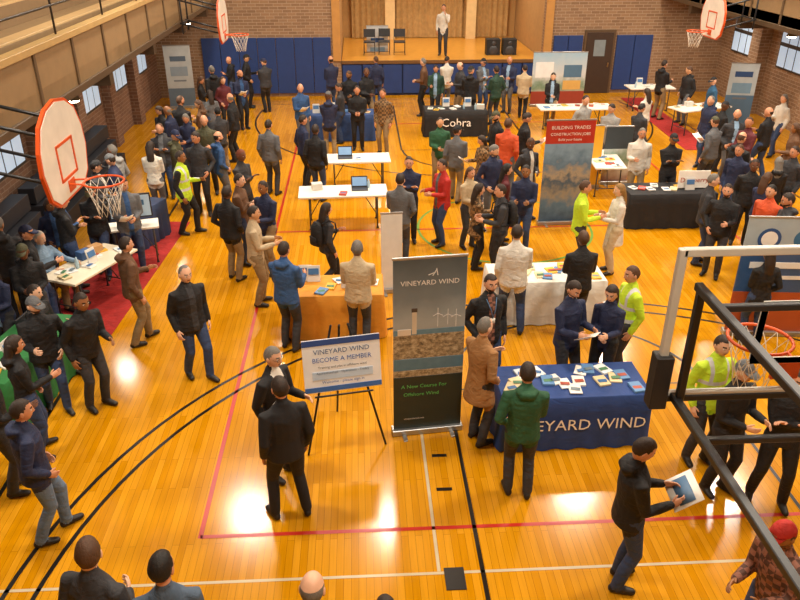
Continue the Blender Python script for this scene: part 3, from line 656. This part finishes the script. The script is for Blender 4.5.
    if g('paper'):
        (p1,d1,t1),(p2,d2,t2)=spec['_w']
        c=(p1+p2)/2 if g('paper')==2 else p2; c=c+np.array([0,.05,.03]); a=math.radians(35)
        ux=np.array([1,0,0]);uy=np.array([0,math.cos(a),math.sin(a)]);uz=np.cross(ux,uy)
        hw=.2 if g('paper')==2 else .105
        def sheet(hw,hh,z0,z1):
            V=[]
            for zz in(z0,z1):
                for (i,j) in((-1,-1),(0,-1),(1,-1),(1,1),(0,1),(-1,1)): V.append(c+ux*i*hw+uy*j*hh+uz*(zz-(.03 if i==0 else 0)))
            return np.array(V),[(0,1,4,5),(1,2,3,4),(11,10,7,6),(10,9,8,7)]+[(i,i+6,(i+1)%6+6,(i+1)%6) for i in range(6)]
        V,Fc=sheet(hw,.14,0,.004); post.append((V,Fc,'paper'))
        if g('paper')==2: V,Fc=sheet(hw*.8,.075,.003,.0055); post.append((V,Fc,'badge'))
    if g('badge'):
        V,Fc=tube_geo([T((0.0,.14,1.12)),T((0.0,.144,1.2))],[(.035,.006)]*2,(1,0,0),4,.1); post.append((np.array(V),Fc,'paper'))
        for q in(-1,1):
            V,Fc=tube_geo([T((q*.07,.075,1.45)),T((q*.03,.15,1.32)),T((0,.152,1.2))],[(.006,.003)]*3,(1,0,0),4,.1); post.append((np.array(V),Fc,'badge'))
    spec['_d']=(raw,segs,post,lean,dz,lod)
def finish(spec,me):
    raw,segs,post,lean,dz,lod=spec['_d']
    nv=len(me.vertices); co=np.empty(nv*3,np.float64); me.vertices.foreach_get('co',co); co=co.reshape(-1,3)
    nf=len(me.polygons); lt=np.empty(nf,np.int32); me.polygons.foreach_get('loop_total',lt); ls=np.empty(len(me.loops),np.int32); me.loops.foreach_get('vertex_index',ls)
    ce=np.empty(nf*3); me.polygons.foreach_get('center',ce); C=ce.reshape(-1,3)
    best=np.full(nf,1e9); bm=np.zeros(nf,int); names=['top','pants','skin','shoe','hair','hat','eye','iris','lip','inner','strip','pack','paper','badge']
    for A,B,ra,rb,side,mat in segs:
        d=B-A;L=np.linalg.norm(d);t_=d/L;e1=side-t_*np.dot(side,t_)
        e1=unit(e1) if np.linalg.norm(e1)>1e-3 else unit(np.array([0,1,0])-t_*t_[1]); e2=np.cross(t_,e1)
        ap=C-A; s=ap@t_; u=np.clip(s/L,0,1); a=ra[0]+(rb[0]-ra[0])*u; b=ra[1]+(rb[1]-ra[1])*u; over=s-u*L
        rho=np.sqrt(((ap@e1)/a)**2+((ap@e2)/b)**2+(over/np.minimum(a,b))**2); sc=(rho-1)*(a+b)/2
        if mat=='skin' : sc=sc+.006
        m=sc<best; best[m]=sc[m]; bm[m]=names.index(mat)
    ca,sa=math.cos(lean),math.sin(lean); y=C[:,1];z=C[:,2]-.93-dz; ty=y*ca-z*sa; tz=y*sa+z*ca+.93; tx=C[:,0]; istop=bm==0
    g=spec.get; near=np.abs(tx)<.2
    if g('open'): bm[istop&(ty>.05)&(np.abs(tx)<.045)&(tz<1.5)]=names.index('inner')
    if g('suit'): bm[istop&(ty>.03)&(np.abs(tx)<np.clip((tz-1.12)*.24,0,.085))]=names.index('inner')
    if g('stripes'):
        m=istop&near&(((tz>.98)&(tz<1.03))|((tz>1.16)&(tz<1.21)))|(istop&(np.abs(np.abs(tx)-.1)<.02)&(tz>1.2)&(np.abs(tx)<.14)); bm[m]=names.index('strip')
    if g('vest'): bm[istop&(np.abs(tx)>.2)&(tz<1.43)]=names.index('inner')
    V=[co];Fl=[ls];Ft=[lt];Mi=[bm];off=nv
    for v,fc,mm in post:
        v=np.asarray(v,float); V.append(v); 
        Ft.append(np.array([len(f) for f in fc],np.int32)); Fl.append(np.array([i for f in fc for i in f],np.int32)+off); off+=len(v)
        Mi.append(np.array([names.index(q) for q in mm]) if isinstance(mm,list) else np.full(len(fc),names.index(mm)))
    V=np.concatenate(V)*spec['s'];Fl=np.concatenate(Fl);Ft=np.concatenate(Ft);Mi=np.concatenate(Mi)
    used=sorted(set(Mi.tolist())); rm=np.zeros(len(names),int)
    sk=spec['skin']; cl=lambda c:M(CC.get(c,c),.75,kind='plaid' if c in('plaid','patterned') else 'suit' if g('suit') else 'fabric')
    def mat(nm):
        return {'top':lambda:cl(g('top')) if g('top')!='hivis' else M(CC['hivis'],.7,kind='fabric',emit=.1),'pants':lambda:cl(g('pants')),'skin':lambda:M(sk,.5,kind='skin'),'shoe':lambda:M(g('shoe','#1d1713'),.5),
        'hair':lambda:M(HC[g('hair','dark')],.6,kind='hair'),'hat':lambda:cl(g('hat')),'eye':lambda:M('#d8d2c8',.3),'iris':lambda:M('#1a120c',.3),'lip':lambda:M('#8e4a3e',.5),
        'inner':lambda:cl(g('inner','white')),'strip':lambda:M('#c9ccd0',.3),'pack':lambda:cl(g('packc','black')),'paper':lambda:M('#e6e4de',.5),'badge':lambda:M('#4a6f94',.5)}[nm]()
    nm=bpy.data.meshes.new('p'); nm.vertices.add(len(V)); nm.vertices.foreach_set('co',V.ravel()); nm.loops.add(len(Fl)); nm.loops.foreach_set('vertex_index',Fl)
    nm.polygons.add(len(Ft)); st=np.concatenate([[0],np.cumsum(Ft)[:-1]]).astype(np.int32); nm.polygons.foreach_set('loop_start',st)
    try: nm.polygons.foreach_set('loop_total',Ft)
    except Exception: pass
    for i,uix in enumerate(used): nm.materials.append(mat(names[uix])); rm[uix]=i
    nm.polygons.foreach_set('material_index',rm[Mi].astype(np.int32)); nm.polygons.foreach_set('use_smooth',np.ones(len(Ft),bool)); nm.update(calc_edges=True)
    gar={'white':'shirt','ltblue':'shirt','hivis':'vest','suit':'suit'}.get('suit' if g('suit') else g('top'),'jacket')
    if g('hem',.84)<.8: gar='coat'
    if g('short'): gar='t_shirt'
    cn={'hivis':'high_visibility','ltblue':'light_blue','lightgrey':'light_grey','darkgreen':'dark_green'}.get(g('top'),g('top'))
    name=f"{g('sex','man')}_in_{cn}_{gar}"; nm.name=name
    o=bpy.data.objects.new(name,nm); COL.objects.link(o); o.location=(spec['x'],spec['y'],spec.get('z',0)); o.rotation_euler[2]=-math.radians(spec['hd'])
PEOPLE=[]
def person(u,v,hd,top,pants,hair='dark',mode='h',**k):
    hgt=k.pop('hgt',1.75 if k.get('sex','man')=='man' else 1.64); s=hgt/1.75
    hh=(1.632-(.425 if k.get('pose')=='sit' else 0))*s
    x,y=P(u,v,hh) if mode=='h' else P(u,v,0)
    lean=math.radians(k.get('lean',0))
    if mode=='h' and lean:
        a=math.radians(hd); x-=math.sin(a)*.7*math.sin(lean); y-=math.cos(a)*.7*math.sin(lean)
    d=dict(k); d.update(x=x,y=y,hd=hd,top=top,pants=pants,hair=hair,s=s,dist=math.hypot(x,y)); d.setdefault('skin',random.choice(SK[:3]+SK[:3]+SK))
    PEOPLE.append(d); return d
p=person
p(292,516,335,'black','black','dark',mode='f',hgt=1.8,suit=1,arms=('down','down'),pose='wide',bulk=1.05)
p(271,356,120,'black','black','grey',suit=1,inner='white',glasses=1,arms=('bent','down'),hgt=1.76,skin=SK[2])
p(487,327,55,'tan','charcoal','grey',hem=.66,arms=('bent','pocket'),hgt=1.76,style='reced',skin=SK[2])
p(528,374,5,'green','charcoal','dark',arms=('pocket','bent'),bulk=1.05,skin=SK[1],hood=1)
p(641,449,95,'black','jeans','dark',arms=('bent','bent'),paper=2,hpitch=30,bulk=1.06,hgt=1.78,skin=SK[0],hood=1)
p(786,532,250,'plaid','jeans','dark',hat='red',arms=('bent','bent'),beard=1,lean=8)
p(764,500,200,'black','black','dark',mode='f',arms=('cross','cross'),pose='wide')
p(712,488,160,'black','black','grey',mode='f',hat='grey',arms=('bent','clasp'))
p(722,345,170,'hivis','charcoal','dark',stripes=1,arms=('pocket','down'))
p(18,410,60,'navy','ltjeans','dark',pose='step',arms=('pocket','pocket'),bulk=1.1,hood=1)
p(18,490,70,'black','charcoal','black',mode='f',arms=('down','bent'))
p(52,300,125,'black','charcoal','dark',arms=('bent','down'),bulk=1.1,lean=8)
p(86,556,20,'charcoal','jeans','brown',hyaw=-30,beard=1,arms=('down','clasp'),hgt=1.9,skin=SK[2])
p(161,570,350,'slate','jeans','black',hyaw=20,short=1,collar=False,jacket=False,arms=('down','clasp'),hgt=1.86)
p(326,592,10,'grey','charcoal','grey',style='bald',arms=('down','down'),skin=SK[2],hgt=1.84)
p(372,612,350,'lightgrey','charcoal','dark',arms=('down','down'),hgt=1.66)
p(490,282,165,'black','jeans','dark',beard=1,open=1,inner='plaid',badge=1,arms=('down','pocket'),hgt=1.8,bulk=1.08,skin=SK[0])
p(573,288,150,'navy','charcoal','dark',arms=('bent','bent'),paper=1,hpitch=28,bulk=1.06,beard=1,skin=SK[0])
p(612,292,215,'navy','black','dark',sex='woman',arms=('bent','clasp'),hpitch=22,hgt=1.68,skin=SK[2])
p(517,233,10,'white','jeans','dark',arms=('down','bent'),bulk=1.15,legw=1.1,hgt=1.8,pose='wide',jacket=False)
p(584,239,0,'black','charcoal','brown',arms=('bent','bent'),bulk=1.1,short=1)
p(634,274,265,'hivis','charcoal','brown',stripes=1,arms=('down','bent'))
p(184,272,140,'black','jeans','grey',style='reced',pose='step',arms=('down','down'),bulk=1.12,hgt=1.77,skin=SK[2],open=1,inner='charcoal')
p(124,244,55,'brown','khaki','dark',pose='step',arms=('bent','down'),hgt=1.76,hood=1)
p(283,250,25,'blue','charcoal','dark',arms=('bent','bent'),bulk=1.08,hood=1)
p(357,249,8,'beige','charcoal','grey',arms=('bent','bent'),bulk=1.12)
p(252,213,85,'beige','khaki','dark',arms=('bent','bent'))
p(264,187,215,'navy','khaki','dark',arms=('bent','down'))
p(226,193,30,'black','khaki','dark',bulk=1.1,arms=('pocket','pocket'))
p(238,180,100,'brown','jeans','dark',arms=('cross','cross'))
p(179,156,95,'hivis','black','dark',stripes=1,vest=1,inner='black',arms=('bent','down'),bulk=1.1,pose='step')
p(325,207,55,'charcoal','black','dark',sex='woman',pack=1,packc='black',pose='walk',arms=('bent','down'))
p(400,180,15,'grey','charcoal','dark',arms=('bent','pocket'),bulk=1.1)
p(446,165,245,'red','jeans','dark',arms=('bent','bent'),open=1,inner='grey',bulk=1.08)
p(409,162,185,'navy','black','dark',arms=('cross','cross'))
p(480,190,80,'patterned','black','dark',sex='woman',arms=('bent','bent'),hem=.75)
p(467,172,150,'beige','charcoal','brown',sex='woman',arms=('clasp','clasp'))
p(500,190,270,'charcoal','black','dark',arms=('bent','bent'),pack=1)
p(524,170,200,'navy','jeans','black',arms=('bent','bent'))
p(508,170,90,'maroon','black','black',sex='woman')
p(584,187,100,'hivis','charcoal','brown',arms=('bent','bent'))
p(621,190,265,'white','beige','blond',sex='woman',hem=.62,arms=('bent','bent'),hgt=1.7)
p(642,133,190,'white','khaki','grey',arms=('down','bent'),bulk=1.1)
p(674,139,180,'black','black','dark',hat='black',arms=('cross','cross'))
p(728,190,215,'black','charcoal','dark',beard=1,bulk=1.12,arms=('bent','pocket'))
p(712,180,110,'charcoal','jeans','grey')
p(772,191,240,'orange','jeans','black',bulk=1.1,arms=('down','down'))
p(755,165,200,'black','black','dark'); p(740,150,230,'navy','jeans','brown'); p(795,152,250,'charcoal','black','dark')
p(268,125,20,'grey','charcoal','dark',bulk=1.08); p(240,155,120,'charcoal','black','red',arms=('cross','cross'))
p(357,90,180,'black','black','dark',bulk=1.1,arms=('clasp','clasp')); p(383,93,200,'patterned','khaki','brown')
p(315,130,20,'black','jeans','dark'); p(302,120,60,'navy','black','dark')
p(44,236,110,'ltblue','khaki','white',pose='sit',arms=('reach','bent'),jacket=False,seat=1,skin=SK[2],bulk=1.1)
p(20,292,100,'black','black','dark',pose='sit',arms=('bent','bent'),seat=1)
def crowd(lst):
    for i,t in enumerate(lst):
        u,v=t[:2]; r=random.Random(i*13+u*7+v)
        top=t[2] if len(t)>2 and t[2] else r.choice(['black','navy','charcoal','grey','blue','brown','olive','navy','black','charcoal','plaid','maroon','white','darkgreen','tan','teal','black','navy'])
        hd=t[3] if len(t)>3 else r.choice([20,60,90,150,180,210,250,280,330,190,0])
        sex='woman' if r.random()<.25 else 'man'
        kw=dict(sex=sex,arms=(r.choice(['down','bent','pocket','bent','cross','clasp']),r.choice(['down','bent','pocket','bent','clasp'])),hpitch=r.choice([5,10,20,25]),hyaw=r.choice([-30,0,0,20,35]),pose=r.choice(['stand','wide','stand','step','close']),bulk=r.choice([.95,1,1.05,1.1,1.15]),open=r.choice([0,0,1]),inner=r.choice(['white','grey','blue','ltblue']),hood=r.choice([0,0,1]))
        if sex=='man': kw.update(beard=r.random()<.25,hgt=r.uniform(1.68,1.86),style=r.choice(['short','short','short','reced','bald']),hat=r.choice([None]*10+['black','navy','grey','olive']))
        else: kw.update(hgt=r.uniform(1.57,1.7))
        if kw['arms'][0]=='cross': kw['arms']=('cross','cross')
        if kw['arms'][1]=='bent' and r.random()<.3: kw['paper']=1
        p(u,v,hd,top,r.choice(['black','jeans','charcoal','jeans','khaki','black','grey','jeans']),r.choice(['black','dark','dark','brown','grey','brown','dark','brown']),**kw)
crowd([(230,60,'black'),(245,58),(238,74,'navy'),(264,62,'charcoal'),(212,70),(224,80),(200,80,'black'),(210,94,'grey'),(182,101,'black'),(171,110),(186,118,'navy'),(204,120,'olive'),(231,98,'black'),(196,137,'charcoal'),(160,128,'charcoal'),(174,135,'olive'),(217,137,'blue'),(113,150,'lightgrey'),(128,162,'navy'),(150,147,'white'),(103,166,'charcoal'),(118,178,'grey'),(95,187,'black'),(160,110,'black'),(195,105,'brown'),(218,112,'charcoal'),
(300,88,'blue'),(331,60),(349,74),(366,72,'black'),(376,60,'navy'),(328,96,'navy'),(340,84,'charcoal'),
(424,62),(436,68,'darkgreen'),(447,60,'white'),(461,66,'charcoal'),(483,62,'grey'),(497,70),(510,60),(525,68,'beige'),(472,72,'black'),
(440,122,'green',180),(457,130,'grey',20),(483,140,'patterned'),(497,116,'black'),(508,124,'orange'),(526,117,'black'),(493,150,'navy'),(530,143,'charcoal'),
(556,78,'black'),(612,108,'lightgrey'),(641,108,'charcoal'),(648,92,'white'),(664,64,'black'),(690,70,'black'),(702,78),(712,100,'navy'),(724,106,'black'),(737,114,'charcoal'),(750,122),(741,138,'black'),(716,122),(780,162,'black'),(766,178),(790,200,'charcoal'),(797,128),(770,112,'black'),(785,98),(585,100,'lightgrey'),
(8,300,'black'),(70,205,'black'),(50,205,'navy'),(22,250,'black'),(8,225,'charcoal'),(12,345,'black'),(770,255,'black'),(795,225,'black'),(30,225,'black'),(4,270,'navy')])
p(441,12,190,'white','charcoal','dark',arms=('face','down'),jacket=False); PEOPLE[-1].update(x=3.05,y=YB+.9,z=SH,dist=28,nor=1)
# keep people a body's width apart, clear of furniture and inside the walls
for it in range(40):
    for i in range(len(PEOPLE)):
        a=PEOPLE[i]
        if a.get('nor'): continue
        for j in range(i+1,len(PEOPLE)):
            b=PEOPLE[j]
            if b.get('nor'): continue
            dx,dy=b['x']-a['x'],b['y']-a['y']; d=math.hypot(dx,dy)+1e-6; need=.52
            if d<need:
                q=(need-d)/d
                a['x']-=dx*q*.5;a['y']-=dy*q*.5;b['x']+=dx*q*.5;b['y']+=dy*q*.5
        if not a.get('seat'):
            for (bx,by,rz,hw,hd) in BLOCK:
                dx,dy=a['x']-bx,a['y']-by; c,s_=math.cos(rz),math.sin(rz); lx,ly=dx*c+dy*s_,-dx*s_+dy*c; mx,my=hw+.24-abs(lx),hd+.21-abs(ly)
                if mx>0 and my>0:
                    if my<mx: ly+=math.copysign(my,ly)
                    else: lx+=math.copysign(mx,lx)
                    a['x'],a['y']=bx+lx*c-ly*s_,by+lx*s_+ly*c
        a['x']=min(max(a['x'],XL+(.95 if a['y']<19.5 else .55)),XR-.75); a['y']=min(a['y'],YB-.45)
tmp=[]
for sp in PEOPLE:
    body(sp); raw=sp['_d'][0]; V=[];Fc=[]
    for v,f in raw:
        o=len(V); V+= [tuple(q) for q in v]; Fc+=[tuple(i+o for i in ff) for ff in f]
    me=bpy.data.meshes.new('raw'); me.from_pydata(V,[],Fc); o=bpy.data.objects.new('raw',me); COL.objects.link(o)
    m=o.modifiers.new('r','REMESH'); m.mode='VOXEL'; m.voxel_size=(.0125,.017,.022)[sp['_d'][5]]
    s_=o.modifiers.new('s','SMOOTH'); s_.factor=.5; s_.iterations=(4,3,2)[sp['_d'][5]]; tmp.append(o)
dg=bpy.context.evaluated_depsgraph_get()
for sp,o in zip(PEOPLE,tmp): sp['_m']=bpy.data.meshes.new_from_object(o.evaluated_get(dg))
for o in tmp: bpy.data.objects.remove(o)
for sp in PEOPLE:
    finish(sp,sp['_m']); bpy.data.meshes.remove(sp['_m'])
    if sp.get('seat'): chair((sp['x'],sp['y']),-math.radians(sp['hd']))
